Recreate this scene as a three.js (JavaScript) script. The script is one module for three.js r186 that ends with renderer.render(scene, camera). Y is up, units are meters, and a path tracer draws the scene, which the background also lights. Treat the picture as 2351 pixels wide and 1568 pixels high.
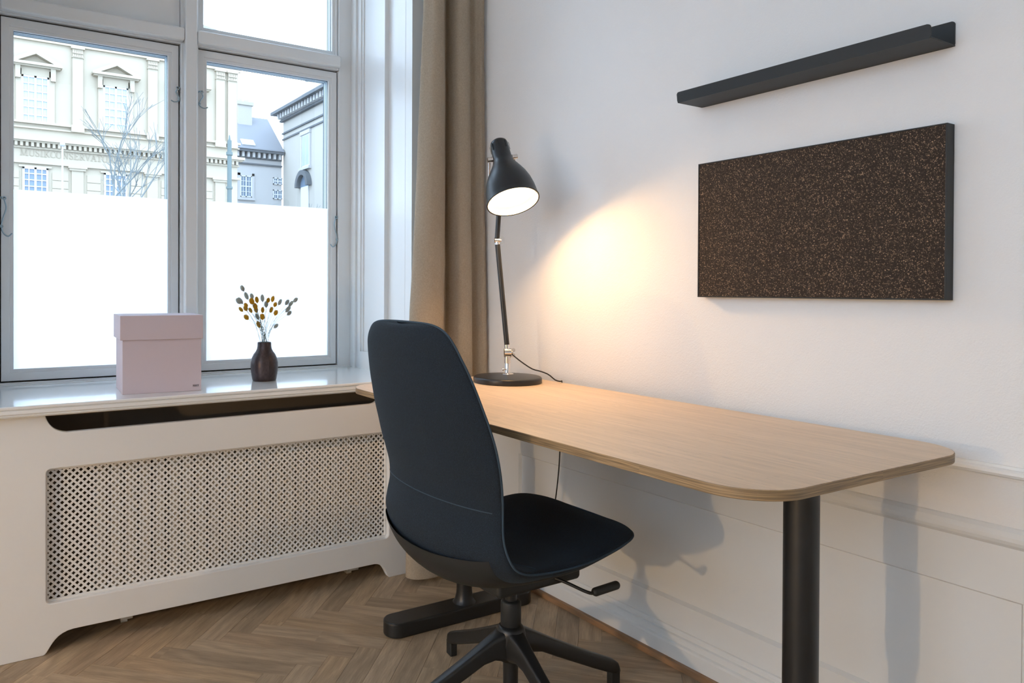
import * as THREE from 'three';
import { RoundedBoxGeometry } from 'three/addons/geometries/RoundedBoxGeometry.js';
import { TextGeometry } from 'three/addons/geometries/TextGeometry.js';
import { RectAreaLightUniformsLib } from 'three/addons/lights/RectAreaLightUniformsLib.js';
import { FontLoader } from 'three/addons/loaders/FontLoader.js';
import { mergeGeometries, mergeVertices } from 'three/addons/utils/BufferGeometryUtils.js';

// ---------------------------------------------------------------- camera, sky, exposure
const scene = new THREE.Scene();
const camera = new THREE.PerspectiveCamera(49.3585, 2351 / 1568, 0.05, 400);
{
  const yaw = 0.545122, pitch = -0.00795, roll = 0.003631;
  const f = new THREE.Vector3(Math.sin(yaw) * Math.cos(pitch), Math.sin(pitch), -Math.cos(yaw) * Math.cos(pitch));
  const r = new THREE.Vector3(Math.cos(yaw), 0, Math.sin(yaw)), u = new THREE.Vector3().crossVectors(r, f);
  const r2 = r.clone().multiplyScalar(Math.cos(roll)).addScaledVector(u, Math.sin(roll));
  const u2 = u.clone().multiplyScalar(Math.cos(roll)).addScaledVector(r, -Math.sin(roll));
  camera.position.set(-1.75, 1.07, 2.437);
  camera.quaternion.setFromRotationMatrix(new THREE.Matrix4().makeBasis(r2, u2, f.clone().negate()));
  camera.setViewOffset(2351, 1568, 225.5, 107.17, 2351, 1568);   // a shifted lens
}
const SKY = 4.6;
scene.background = new THREE.Color().setRGB(0.74 * SKY, 0.94 * SKY, 1.20 * SKY);   // even overcast sky
const DESK_LAMP = 160, FAR_LAMP = 7;

const renderer = new THREE.WebGLRenderer({ antialias: true });
renderer.toneMapping = THREE.LinearToneMapping;
renderer.toneMappingExposure = 1.06;
renderer.shadowMap.enabled = true;
RectAreaLightUniformsLib.init();

// ---------------------------------------------------------------- helpers
let seed = 12345;
const rnd = () => { seed = (seed + 0x6d2b79f5) | 0; let t = Math.imul(seed ^ (seed >>> 15), 1 | seed); t = (t + Math.imul(t ^ (t >>> 7), 61 | t)) ^ t; return ((t ^ (t >>> 14)) >>> 0) / 4294967296; };
const rr = (a, b) => a + (b - a) * rnd();
const V3 = (x, y, z) => new THREE.Vector3(x, y, z);
const rgb = (r, g, b) => new THREE.Color().setRGB(r, g, b);
const used = new Map();
function numbered(name) { const n = used.get(name) ?? 0; used.set(name, n + 1); return n ? name + '_' + String(n).padStart(3, '0') : name; }
function tag(o, label, category, group) { o.userData.label = label; if (category) o.userData.category = category; if (group) o.userData.group = group; return o; }
function thing(name, label, category, [x, y, z] = [0, 0, 0], turn = 0, group) {
  const o = new THREE.Group(); o.name = numbered(name); scene.add(o); o.position.set(x, y, z); o.rotation.y = turn;
  return tag(o, label, category, group);
}
function struct(name, label, geo, m) {
  const o = geo ? new THREE.Mesh(geo, m) : new THREE.Group();
  o.name = name; o.userData.kind = 'structure'; if (label) o.userData.label = label; scene.add(o); return o;
}
function part(name, geo, m, parent, label) { const o = new THREE.Mesh(geo, m); o.name = name; if (label) o.userData.label = label; parent.add(o); return o; }
const clean = (g) => { const n = g.index ? g.toNonIndexed() : g; for (const k of Object.keys(n.attributes)) if (!['position', 'normal', 'uv'].includes(k)) n.deleteAttribute(k); n.clearGroups(); return n; };
const join = (...gs) => mergeGeometries(gs.flat().map(clean));
// planar uv in metres from the way each face points
function uvm(g, s = 1) {
  g = g.index ? g.toNonIndexed() : g;
  const p = g.attributes.position, n = g.attributes.normal, uv = new Float32Array(p.count * 2);
  for (let i = 0; i < p.count; i++) {
    const ax = Math.abs(n.getX(i)), ay = Math.abs(n.getY(i)), az = Math.abs(n.getZ(i)), x = p.getX(i), y = p.getY(i), z = p.getZ(i);
    const [a, b] = ax >= ay && ax >= az ? [z, y] : ay >= az ? [z, x] : [x, y];
    uv[i * 2] = a / s; uv[i * 2 + 1] = b / s;
  }
  g.setAttribute('uv', new THREE.BufferAttribute(uv, 2));
  return g;
}
const box = (x0, x1, y0, y1, z0, z1) => new THREE.BoxGeometry(x1 - x0, y1 - y0, z1 - z0).translate((x0 + x1) / 2, (y0 + y1) / 2, (z0 + z1) / 2);
const rbox = (x0, x1, y0, y1, z0, z1, r = 0.002, seg = 2) => new RoundedBoxGeometry(x1 - x0, y1 - y0, z1 - z0, seg, r).translate((x0 + x1) / 2, (y0 + y1) / 2, (z0 + z1) / 2);
const shapeOf = (pts) => new THREE.Shape(pts.map(([a, b]) => new THREE.Vector2(a, b)));
function planExtrude(pts, y0, y1) {      // pts: [x, z] outline seen from above
  return new THREE.ExtrudeGeometry(shapeOf(pts.map(([x, z]) => [x, -z])), { depth: y1 - y0, bevelEnabled: false }).rotateX(-Math.PI / 2).translate(0, y0, 0);
}
function alongX(pts, x0, x1) {           // pts: [z, y] profile swept along x
  return new THREE.ExtrudeGeometry(shapeOf(pts.map(([z, y]) => [-z, y])), { depth: x1 - x0, bevelEnabled: false }).rotateY(Math.PI / 2).translate(x0, 0, 0);
}
function alongZ(pts, z0, z1) { return new THREE.ExtrudeGeometry(shapeOf(pts), { depth: z1 - z0, bevelEnabled: false }).translate(0, 0, z0); }   // pts: [x, y]
function rectPath(P, x0, x1, y0, y1, r) {
  P.moveTo(x0 + r, y0); P.lineTo(x1 - r, y0); P.absarc(x1 - r, y0 + r, r, -Math.PI / 2, 0); P.lineTo(x1, y1 - r); P.absarc(x1 - r, y1 - r, r, 0, Math.PI / 2);
  P.lineTo(x0 + r, y1); P.absarc(x0 + r, y1 - r, r, Math.PI / 2, Math.PI); P.lineTo(x0, y0 + r); P.absarc(x0 + r, y0 + r, r, Math.PI, 1.5 * Math.PI);
  return P;
}
function ring(X0, X1, Y0, Y1, x0, x1, y0, y1, z0, z1, bevel = 0) {   // upright frame with a rectangular opening
  const s = shapeOf([[X0 + bevel, Y0 + bevel], [X1 - bevel, Y0 + bevel], [X1 - bevel, Y1 - bevel], [X0 + bevel, Y1 - bevel]]);
  s.holes.push(new THREE.Path([[x0 - bevel, y0 - bevel], [x0 - bevel, y1 + bevel], [x1 + bevel, y1 + bevel], [x1 + bevel, y0 - bevel]].map(([a, b]) => new THREE.Vector2(a, b))));
  return new THREE.ExtrudeGeometry(s, { depth: z1 - z0 - 2 * bevel, bevelEnabled: bevel > 0, bevelThickness: bevel, bevelSize: bevel, bevelSegments: 2 }).translate(0, 0, z0 + bevel);
}
const tube = (pts, r, n = 24, k = 8, closed = false) => new THREE.TubeGeometry(new THREE.CatmullRomCurve3(pts.map((p) => V3(...p)), closed), n, r, k, closed);
function rod(a, b, r0, r1 = r0, k = 20) {
  const A = V3(...a), B = V3(...b), d = B.clone().sub(A), g = new THREE.CylinderGeometry(r1, r0, d.length(), k);
  return g.applyMatrix4(new THREE.Matrix4().compose(A.clone().add(B).multiplyScalar(0.5), new THREE.Quaternion().setFromUnitVectors(V3(0, 1, 0), d.normalize()), V3(1, 1, 1)));
}
const lathe = (pts, k = 48) => new THREE.LatheGeometry(pts.map(([r, y]) => new THREE.Vector2(r, y)), k);

// value noise on a torus
function noiseGrid(n) { const a = new Float32Array(n * n); for (let i = 0; i < a.length; i++) a[i] = rnd(); return (x, y) => { x = ((x % n) + n) % n; y = ((y % n) + n) % n; const i = Math.floor(x), j = Math.floor(y), fx = x - i, fy = y - j, sx = fx * fx * (3 - 2 * fx), sy = fy * fy * (3 - 2 * fy), i1 = (i + 1) % n, j1 = (j + 1) % n; return (a[j * n + i] * (1 - sx) + a[j * n + i1] * sx) * (1 - sy) + (a[j1 * n + i] * (1 - sx) + a[j1 * n + i1] * sx) * sy; }; }
function texture(w, h, fn, srgb = true) {
  const d = new Uint8Array(w * h * 4);
  for (let y = 0; y < h; y++) for (let x = 0; x < w; x++) { const c = fn(x / w, y / h), o = (y * w + x) * 4; for (let k = 0; k < 3; k++) d[o + k] = Math.max(0, Math.min(255, (Array.isArray(c) ? c[k] : c) * 255)); d[o + 3] = 255; }
  const t = new THREE.DataTexture(d, w, h); t.wrapS = t.wrapT = THREE.RepeatWrapping; t.magFilter = THREE.LinearFilter; t.minFilter = THREE.LinearFilter;
  if (srgb) t.colorSpace = THREE.SRGBColorSpace; t.needsUpdate = true; return t;
}
const mat = (o) => new THREE.MeshStandardMaterial(o);
const phys = (o) => new THREE.MeshPhysicalMaterial(o);

// ---------------------------------------------------------------- textures and materials
const n64 = noiseGrid(64), n128 = noiseGrid(128), n256 = noiseGrid(256), n512 = noiseGrid(512);
const plasterBump = texture(512, 512, (u, v) => 0.5 * n256(u * 256, v * 256) + 0.3 * n128(u * 128, v * 128) + 0.2 * n512(u * 512, v * 512), false);
// oak: u runs along the grain
const oakTone = (u, v, amp) => {
  const warp = n64(u * 4, v * 8) * 0.10, w = v + warp;
  const rings = Math.abs(((w * 14 + n64(u * 2, v * 4 + 9) * 1.5) % 1) - 0.5) * 2, fine = n512(u * 24, v * 512), mid = n256(u * 10, v * 128), pores = n512(u * 64, v * 512 + 31) > 0.86 ? 1 : 0;
  return 1 - amp * (0.30 * rings + 0.38 * fine + 0.32 * mid) - 0.14 * amp * pores;
};
const oakFloorMap = texture(1024, 1024, (u, v) => { const t = oakTone(u, v, 0.26) * (0.96 + 0.08 * n64(u * 8, v * 8)); return [0.80 * t, 0.695 * t, 0.565 * t]; });
const oakDeskMap = texture(1024, 1024, (u, v) => { const fine = n512(u * 16, v * 512), mid = n256(u * 6, v * 100), dash = n512(u * 40, v * 512 + 77) > 0.9 ? 1 : 0, t = 1 - 0.07 * fine - 0.06 * mid - 0.07 * dash; return [0.90 * t, 0.80 * t, 0.685 * t]; });
const oakEdgeMap = texture(512, 512, (u, v) => { const t = 1 - 0.30 * n256(u * 10, v * 128) - 0.22 * n512(u * 16, v * 400); return [0.78 * t, 0.645 * t, 0.47 * t]; });
const fabricMap = texture(512, 512, (u, v) => { const a = n512(u * 512, v * 512), b = n256(u * 256 + 5, v * 256), s = Math.pow(a, 4) * 0.9 + 0.28 * b; return [0.025 + 0.16 * s, 0.045 + 0.23 * s, 0.065 + 0.29 * s]; });
const fabricBump = texture(512, 512, (u, v) => 0.6 * n512(u * 512, v * 512) + 0.4 * n256(u * 256, v * 256), false);
const linenMap = texture(512, 512, (u, v) => { const t = 0.86 + 0.12 * n512(u * 512, v * 64) + 0.12 * n512(u * 64, v * 512) - 0.04; return [0.67 * t, 0.615 * t, 0.54 * t]; });
const linenBump = texture(512, 512, (u, v) => 0.5 + 0.25 * Math.sin(u * 512 * Math.PI / 2) * Math.sin(v * 512 * Math.PI / 2) + 0.25 * n512(u * 512, v * 128), false);
const corkMap = (() => {                      // pressed granules: a scatter of small grains, each with its own tone
  const N = 1024, d = new Float32Array(N * N * 3).fill(0);
  for (let i = 0; i < N * N; i++) { const t = 0.10 + 0.07 * rnd(); d[i * 3] = t * 1.25; d[i * 3 + 1] = t * 0.95; d[i * 3 + 2] = t * 0.75; }
  for (let k = 0; k < 42000; k++) {
    const cx = rnd() * N, cy = rnd() * N, a = rr(1.2, 4.2), b = a * rr(0.4, 0.9), th = rr(0, Math.PI), l = Math.pow(rnd(), 2.6), col = [0.16 + 0.50 * l, 0.125 + 0.42 * l, 0.095 + 0.35 * l], R = Math.ceil(a), c = Math.cos(th), s = Math.sin(th);
    for (let y = -R; y <= R; y++) for (let x = -R; x <= R; x++) { const p = (x * c + y * s) / a, q = (-x * s + y * c) / b; if (p * p + q * q > 1) continue; const i = (((Math.floor(cy + y) + N) % N) * N + ((Math.floor(cx + x) + N) % N)) * 3; for (let m = 0; m < 3; m++) d[i + m] = col[m]; }
  }
  return texture(N, N, (u, v) => { const i = (Math.floor(v * N) * N + Math.floor(u * N)) * 3; return [d[i], d[i + 1], d[i + 2]]; });
})();
const glazeMap = texture(256, 256, (u, v) => { const t = 0.75 + 0.4 * (n64(u * 12, v * 10) - 0.5) + 0.2 * (n128(u * 60, v * 60) - 0.5); return [0.335 * t, 0.275 * t, 0.275 * t]; });

const M = {
  wall: mat({ color: rgb(0.80, 0.80, 0.79), roughness: 0.85, bumpMap: plasterBump, bumpScale: 0.0006 }),
  ceiling: mat({ color: rgb(0.84, 0.84, 0.83), roughness: 0.9 }),
  paint: mat({ color: rgb(0.76, 0.765, 0.75), roughness: 0.42 }),
  frame: mat({ color: rgb(0.74, 0.76, 0.76), roughness: 0.32 }),
  sill: phys({ color: rgb(0.82, 0.83, 0.82), roughness: 0.16, clearcoat: 0.6, clearcoatRoughness: 0.06 }),
  cover: mat({ color: rgb(0.78, 0.775, 0.755), roughness: 0.5 }),
  radiator: mat({ color: rgb(0.62, 0.58, 0.50), roughness: 0.5 }),
  darkGap: mat({ color: rgb(0.012, 0.016, 0.018), roughness: 0.7 }),
  gasket: mat({ color: rgb(0.03, 0.07, 0.10), roughness: 0.6 }),
  spacer: mat({ color: rgb(0.55, 0.66, 0.74), roughness: 0.4 }),
  glass: phys({ color: rgb(0.98, 0.99, 0.99), roughness: 0, transmission: 1, thickness: 0, ior: 1.45 }),
  frost: phys({ color: rgb(0.97, 0.98, 0.985), roughness: 1, transmission: 0.92, thickness: 0, ior: 1.3 }),
  steel: mat({ color: rgb(0.34, 0.44, 0.50), roughness: 0.28, metalness: 1 }),
  chrome: mat({ color: rgb(0.78, 0.76, 0.74), roughness: 0.15, metalness: 1 }),
  black: mat({ color: rgb(0.012, 0.013, 0.014), roughness: 0.38 }),
  blackMatt: mat({ color: rgb(0.014, 0.016, 0.017), roughness: 0.55 }),
  lampBlack: mat({ color: rgb(0.012, 0.014, 0.017), roughness: 0.36 }),
  lampInner: mat({ color: rgb(0.82, 0.81, 0.78), roughness: 0.5 }),
  oakDesk: mat({ map: oakDeskMap, roughness: 0.42 }),
  oakEdge: mat({ map: oakEdgeMap, roughness: 0.5 }),
  oakStrip: mat({ map: oakFloorMap, color: rgb(0.72, 0.55, 0.44), roughness: 0.5 }),
  fabric: phys({ map: fabricMap, roughness: 0.95, bumpMap: fabricBump, bumpScale: 0.0006, sheen: 0.25, sheenColor: rgb(0.16, 0.30, 0.42), sheenRoughness: 0.6 }),
  piping: mat({ color: rgb(0.035, 0.06, 0.085), roughness: 0.9 }),
  linen: mat({ map: linenMap, roughness: 0.95, bumpMap: linenBump, bumpScale: 0.0003 }),
  cork: mat({ map: corkMap, roughness: 0.9 }),
  lilac: mat({ color: rgb(0.56, 0.475, 0.51), roughness: 0.75 }),
  glaze: mat({ map: glazeMap, roughness: 0.34, metalness: 0.35 }),
  ink: mat({ color: rgb(0.01, 0.01, 0.012), roughness: 0.7 }),
  stem: mat({ color: rgb(0.16, 0.20, 0.15), roughness: 0.8 }),
  ochre: mat({ color: rgb(0.60, 0.33, 0.012), roughness: 0.85 }),
  sage: mat({ color: rgb(0.42, 0.45, 0.41), roughness: 0.9 }),
  nicheBrown: mat({ color: rgb(0.24, 0.20, 0.16), roughness: 0.95 }),  // even brown of the radiator niche lining
  // outdoors
  facade: mat({ color: rgb(0.43, 0.375, 0.29), roughness: 0.9 }),
  facadeTrim: mat({ color: rgb(0.43, 0.375, 0.29), roughness: 0.9 }),
  stoneGrey: mat({ color: rgb(0.42, 0.40, 0.36), roughness: 0.9 }),
  stonePale: mat({ color: rgb(0.46, 0.46, 0.46), roughness: 0.9 }),
  slate: mat({ color: rgb(0.19, 0.20, 0.22), roughness: 0.8 }),
  slateDark: mat({ color: rgb(0.11, 0.12, 0.13), roughness: 0.8 }),
  casement: mat({ color: rgb(0.60, 0.62, 0.64), roughness: 0.6 }),
  outGlass: mat({ color: rgb(0.16, 0.22, 0.30), roughness: 0.25 }),
  outGlassPale: mat({ color: rgb(0.40, 0.46, 0.52), roughness: 0.3 }),
  letter: mat({ color: rgb(0.34, 0.29, 0.22), roughness: 0.9 }),
  bark: mat({ color: rgb(0.17, 0.19, 0.19), roughness: 0.95 }),
  postGreen: mat({ color: rgb(0.13, 0.17, 0.17), roughness: 0.8 }),
  asphalt: mat({ color: rgb(0.20, 0.20, 0.20), roughness: 0.95 }),
};
const floorTones = [[1, 1, 1], [0.9, 0.89, 0.87], [0.82, 0.81, 0.80], [0.96, 0.92, 0.86], [0.88, 0.85, 0.83], [1.04, 1.03, 1.0]].map(([r, g, b]) => mat({ map: oakFloorMap, color: rgb(0.98 * r, 0.98 * g, 1.0 * b), roughness: 0.5, bumpMap: oakFloorMap, bumpScale: 0.0003 }));

// ---------------------------------------------------------------- room shell
const RX = -4.7, RZ = 4.6, CH = 3.05;
// floor: herringbone oak staves, each a piece of its own
{
  const floor = struct('floor', 'herringbone oak parquet floor');
  part('subfloor', box(RX - 0.3, 0.2, -0.16, -0.014, -0.62, RZ + 0.3), M.darkGap, floor);
  const W = 0.0705, L = 0.424, q = Math.SQRT1_2, p0 = -0.3366 - L, q0 = -1.0607, gap = 0.0004, all = [];
  const clip = (poly, ax, lim, keepLess) => { const out = []; for (let i = 0; i < poly.length; i++) { const a = poly[i], b = poly[(i + 1) % poly.length], ia = keepLess ? a[ax] <= lim : a[ax] >= lim, ib = keepLess ? b[ax] <= lim : b[ax] >= lim; if (ia) out.push(a); if (ia !== ib) { const t = (lim - a[ax]) / (b[ax] - a[ax]); out.push([a[0] + t * (b[0] - a[0]), a[1] + t * (b[1] - a[1])]); } } return out; };
  for (let m = -10; m <= 10; m++) for (let k = -90; k <= 110; k++) for (const H of [0, 1]) {
    const P = p0 + k * W + m * L, Q = q0 + k * W - m * L, [a0, a1, b0, b1] = H ? [P, P + L, Q, Q + W] : [P, P + W, Q + W, Q + W + L];
    const cx = q * ((a0 + a1) / 2 + (b0 + b1) / 2), cz = q * ((a0 + a1) / 2 - (b0 + b1) / 2);
    if (cx < RX - 0.3 || cx > 0.3 || cz < -0.5 || cz > RZ + 0.3) continue;
    let poly = [[a0 + gap, b0 + gap], [a1 - gap, b0 + gap], [a1 - gap, b1 - gap], [a0 + gap, b1 - gap]].map(([a, b]) => [q * (a + b), q * (a - b)]);
    for (const [ax, lim, less] of [[0, 0, true], [0, RX, false], [1, -0.24, false], [1, RZ, true]]) if (poly.length) poly = clip(poly, ax, lim, less);
    if (poly.length < 3) continue;
    all.push({ poly, cx, cz, H, d: Math.hypot((cx + 0.75) * 0.9, cz - 0.55) });
  }
  all.sort((a, b) => a.d - b.d);
  const rest = [];
  all.forEach((s, i) => {
    const g = planExtrude(s.poly, -0.014, -0.0006 * rnd() * 0.5), p = g.attributes.position, uv = g.attributes.uv, du = rnd(), dv = rnd();
    for (let j = 0; j < p.count; j++) { const x = p.getX(j), z = p.getZ(j), al = s.H ? q * (x + z) : q * (x - z), ac = s.H ? q * (x - z) : q * (x + z); uv.setXY(j, al / 0.62 + du, ac / 0.62 + dv); }
    g.clearGroups();
    const m = floorTones[Math.floor(rnd() * floorTones.length)];
    if (i < 300) part('stave', g, m, floor); else rest.push(g);
  });
  part('staves', join(rest), floorTones[0], floor).userData.kind = 'stuff';
}
struct('ceiling', 'white ceiling', box(RX - 0.3, 0.2, CH, CH + 0.2, -0.62, RZ + 0.3), M.ceiling);

// window wall (z = 0 is its inner face), with deep niches for the visible window and an added fill-light one
const NX0 = -1.742, NX1 = -0.2839, SHIFT = -2.487, HEAD = 2.78;
{
  const w = [];
  w.push(box(-0.222, 0.2, 0, CH, -0.62, 0), box(NX0 + SHIFT + 1.52, NX0 - 0.062, 0, CH, -0.62, 0), box(RX - 0.3, NX0 + SHIFT - 0.062, 0, CH, -0.62, 0));
  for (const s of [0, SHIFT]) w.push(box(NX0 + s - 0.07, NX1 + s + 0.07, HEAD, CH, -0.62, 0), box(NX0 + s - 0.07, NX1 + s + 0.07, 0, 0.70, -0.62, -0.22));
  struct('wall_window', 'white plastered wall with deep window niches', uvm(join(w), 0.5), M.wall);
}
// desk wall (x = 0 is its face): plaster above, panelled wainscot below
{
  const wr = struct('wall_right', 'white wall with panelled wainscot behind the desk');
  part('plaster', uvm(box(0, 0.2, 0.60, CH, -0.62, RZ + 0.3), 0.5), M.wall, wr);
  part('core', box(0.03, 0.2, 0, 0.60, -0.62, RZ + 0.3), M.wall, wr);
  part('rail', box(0, 0.03, 0.465, 0.60, -0.62, RZ + 0.3), M.paint, wr);
  part('rail', box(0, 0.03, 0, 0.172, -0.62, RZ + 0.3), M.paint, wr);
  const panels = [[0.30, 1.825], [1.96, 3.20], [3.33, 4.50]];
  let z = -0.62;
  for (const [a, b] of panels) {
    part('stile', box(0, 0.03, 0.172, 0.465, z, a), M.paint, wr); z = b;
    part('panel', box(0.011, 0.03, 0.172, 0.465, a, b), M.paint, wr);
    const bev = [];
    bev.push(alongZ([[0, 0.172], [0.011, 0.180], [0.011, 0.172]], a, b), alongZ([[0, 0.465], [0.011, 0.465], [0.011, 0.459]], a, b));
    bev.push(planExtrude([[0, a], [0.011, a], [0.011, a + 0.006]], 0.172, 0.465), planExtrude([[0, b], [0.011, b - 0.006], [0.011, b]], 0.172, 0.465));
    part('panel_moulding', join(bev), M.paint, wr);
  }
  part('stile', box(0, 0.03, 0.172, 0.465, z, RZ + 0.3), M.paint, wr);
  struct('trim_1', 'white chair rail with a rounded nose along the desk wall', alongZ([[0, 0.728], [-0.006, 0.7275], [-0.008, 0.7225], [-0.016, 0.7215], [-0.0215, 0.719], [-0.0235, 0.714], [-0.0215, 0.709], [-0.016, 0.7065], [-0.012, 0.7055], [-0.012, 0.703], [0, 0.701]].reverse(), 0.0, RZ), M.paint);
  struct('trim_2', 'white bead moulding on the wainscot below the chair rail', alongZ([[0, 0.6085], [-0.004, 0.607], [-0.009, 0.600], [-0.012, 0.590], [-0.012, 0.582], [-0.009, 0.575], [-0.004, 0.570], [0, 0.5668]].reverse(), 0.0, RZ), M.paint);
  struct('baseboard_right', 'white moulded skirting board along the desk wall', alongZ([[0, 0.100], [-0.004, 0.098], [-0.0065, 0.092], [-0.0065, 0.0845], [-0.0115, 0.0815], [-0.0125, 0.077], [-0.0135, 0.066], [-0.0185, 0.062], [-0.020, 0.056], [-0.020, 0.0], [0, 0.0]].reverse(), 0.0, RZ), M.paint);
  const strip = new THREE.BoxGeometry(0.012, 0.018, RZ).translate(-0.0261, 0.009, RZ / 2);
  struct('trim_3', 'reddish oak cover strip at the foot of the skirting', uvm(strip, 0.5), M.oakStrip);
}
// unseen walls that close the room; the left one has windows added for fill daylight
{
  const g = [box(RX - 0.3, RX, 0, 1.15, 0, RZ), box(RX - 0.3, RX, 2.9, CH, 0, RZ), box(RX - 0.3, RX, 1.15, 2.9, 0, 0.4), box(RX - 0.3, RX, 1.15, 2.9, 2.1, 2.4), box(RX - 0.3, RX, 1.15, 2.9, 4.1, RZ)];
  struct('wall_left', 'white wall across the room with two tall windows added for fill daylight', uvm(join(g), 0.5), M.wall);
  struct('wall_back', 'white wall behind the viewer', uvm(box(RX - 0.3, 0.2, 0, CH, RZ, RZ + 0.3), 0.5), M.wall);
  [[0.4, 2.1], [2.4, 4.1]].forEach(([a, b], i) => {  // unseen openings, added and sized to let in more sky light
    const wl = struct('window_' + (3 + i), 'unseen tall window added for fill daylight in the wall across the room');
    part('frame', join(ring(a, b, 1.15, 2.9, a + 0.05, b - 0.05, 1.2, 2.85, -0.04, 0.04), box((a + b) / 2 - 0.025, (a + b) / 2 + 0.025, 1.2, 2.85, -0.03, 0.03)).rotateY(-Math.PI / 2).translate(RX - 0.2, 0, 0), M.frame, wl);
    part('pane', box(RX - 0.201, RX - 0.200, 1.2, 2.85, a + 0.05, b - 0.05), M.glass, wl);
  });
}
// short wall stretch right of the radiator cover: a batten and crumbling plaster at the floor
struct('baseboard_window', 'white pipe batten at the foot of the window wall', rbox(-0.235, -0.002, 0.030, 0.064, 0.0, 0.022, 0.003), M.paint);

// reveals of the niches: stepped shutter casing on both sides
function reveal(mirror, shift) {
  const cx = (NX0 + NX1) / 2, X = (x) => (mirror ? 2 * cx - x : x) + shift;
  const side = [[-0.3557, -0.447], [-0.3267, -0.447], [-0.3250, -0.425], [-0.3267, -0.400], [-0.3267, -0.3929], [-0.3163, -0.3929], [-0.3163, -0.3645], [-0.3101, -0.3645], [-0.3101, -0.3524], [-0.3039, -0.3524], [-0.3039, -0.178], [-0.2839, -0.178], [-0.2839, -0.05], [-0.2829, -0.047], [-0.2829, 0.0]];
  const low = [[-0.3557, -0.447], [-0.3267, -0.447], [-0.3267, -0.3929], [-0.3163, -0.3929], [-0.3163, -0.178], [-0.2839, -0.178], [-0.2829, 0.0]];
  const back = [[-0.22, 0.0], [-0.22, -0.53], [-0.3557, -0.53]];
  const mk = (pts, y0, y1) => { y0 = y0 < 0.71 ? 0.0 : y0; let p = [...pts, ...back].map(([x, z]) => [X(x), z]); if (!mirror) p = p.reverse(); return planExtrude(p, y0, y1); };
  return [mk(low, 0.70, 0.806), mk(side, 0.806, HEAD)];
}

// ---------------------------------------------------------------- the window
function hook(parent, x, y, len, dir, mount) {
  // a wrought window hook hanging from its eye
  const z = -0.447;
  const g = [tube([[x + mount, y + 0.002, z - 0.004], [x + mount * 0.4, y + 0.003, z + 0.010], [x, y + 0.002, z + 0.014]], 0.003, 12, 8), new THREE.CylinderGeometry(0.007, 0.007, 0.004, 14).rotateX(Math.PI / 2).translate(x + mount, y + 0.002, z - 0.001),
    new THREE.TorusGeometry(0.005, 0.0018, 8, 16).translate(x, y, z + 0.015),
    tube([[x, y - 0.004, z + 0.013], [x - dir * 0.006, y - len * 0.25, z + 0.010], [x + dir * 0.004, y - len * 0.55, z + 0.008], [x + dir * 0.008, y - len * 0.75, z + 0.007], [x + dir * 0.002, y - len * 0.92, z + 0.008], [x - dir * 0.012, y - len, z + 0.010], [x - dir * 0.024, y - len * 0.92, z + 0.012]], 0.0024, 40, 8),
    new THREE.TorusGeometry(0.0045, 0.0016, 8, 14).translate(x + dir * 0.008, y - len * 0.74, z + 0.008)];
  part('hook', join(g), M.steel, parent, 'blue-grey steel window hook');
}
function sash(win, X0, X1, Y0, Y1, rail, film) {
  const x0 = X0 + rail, x1 = X1 - rail, y0 = Y0 + rail * 1.05, y1 = Y1 - rail * 1.05;
  const s = part('sash', join(ring(X0, X1, Y0, Y1, x0 - 0.012, x1 + 0.012, y0 - 0.012, y1 + 0.012, -0.500, -0.447, 0.002), ring(X0 + 0.01, X1 - 0.01, Y0 + 0.01, Y1 - 0.01, x0, x1, y0, y1, -0.500, -0.4515, 0.0015)), M.frame, win);
  const zs = [-0.4625, -0.468, -0.478, -0.484, -0.494, -0.503];
  for (let i = 0; i < 5; i++) part(i % 2 ? 'spacer' : 'gasket', ring(x0 - 0.004, x1 + 0.004, y0 - 0.004, y1 + 0.004, x0 + 0.0012, x1 - 0.0012, y0 + 0.0012, y1 - 0.0012, zs[i + 1], zs[i]), i % 2 ? M.spacer : M.gasket, s);
  part('pane', box(x0 - 0.003, x1 + 0.003, y0 - 0.003, y1 + 0.003, -0.4606, -0.4602), M.glass, s);
  if (film) part('frosted_film', new THREE.PlaneGeometry(x1 - x0 + 0.002, film - y0).translate((x0 + x1) / 2, (y0 + film) / 2, -0.4585), M.frost, s, 'white frosted privacy film on the lower glass');
  return s;
}
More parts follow.
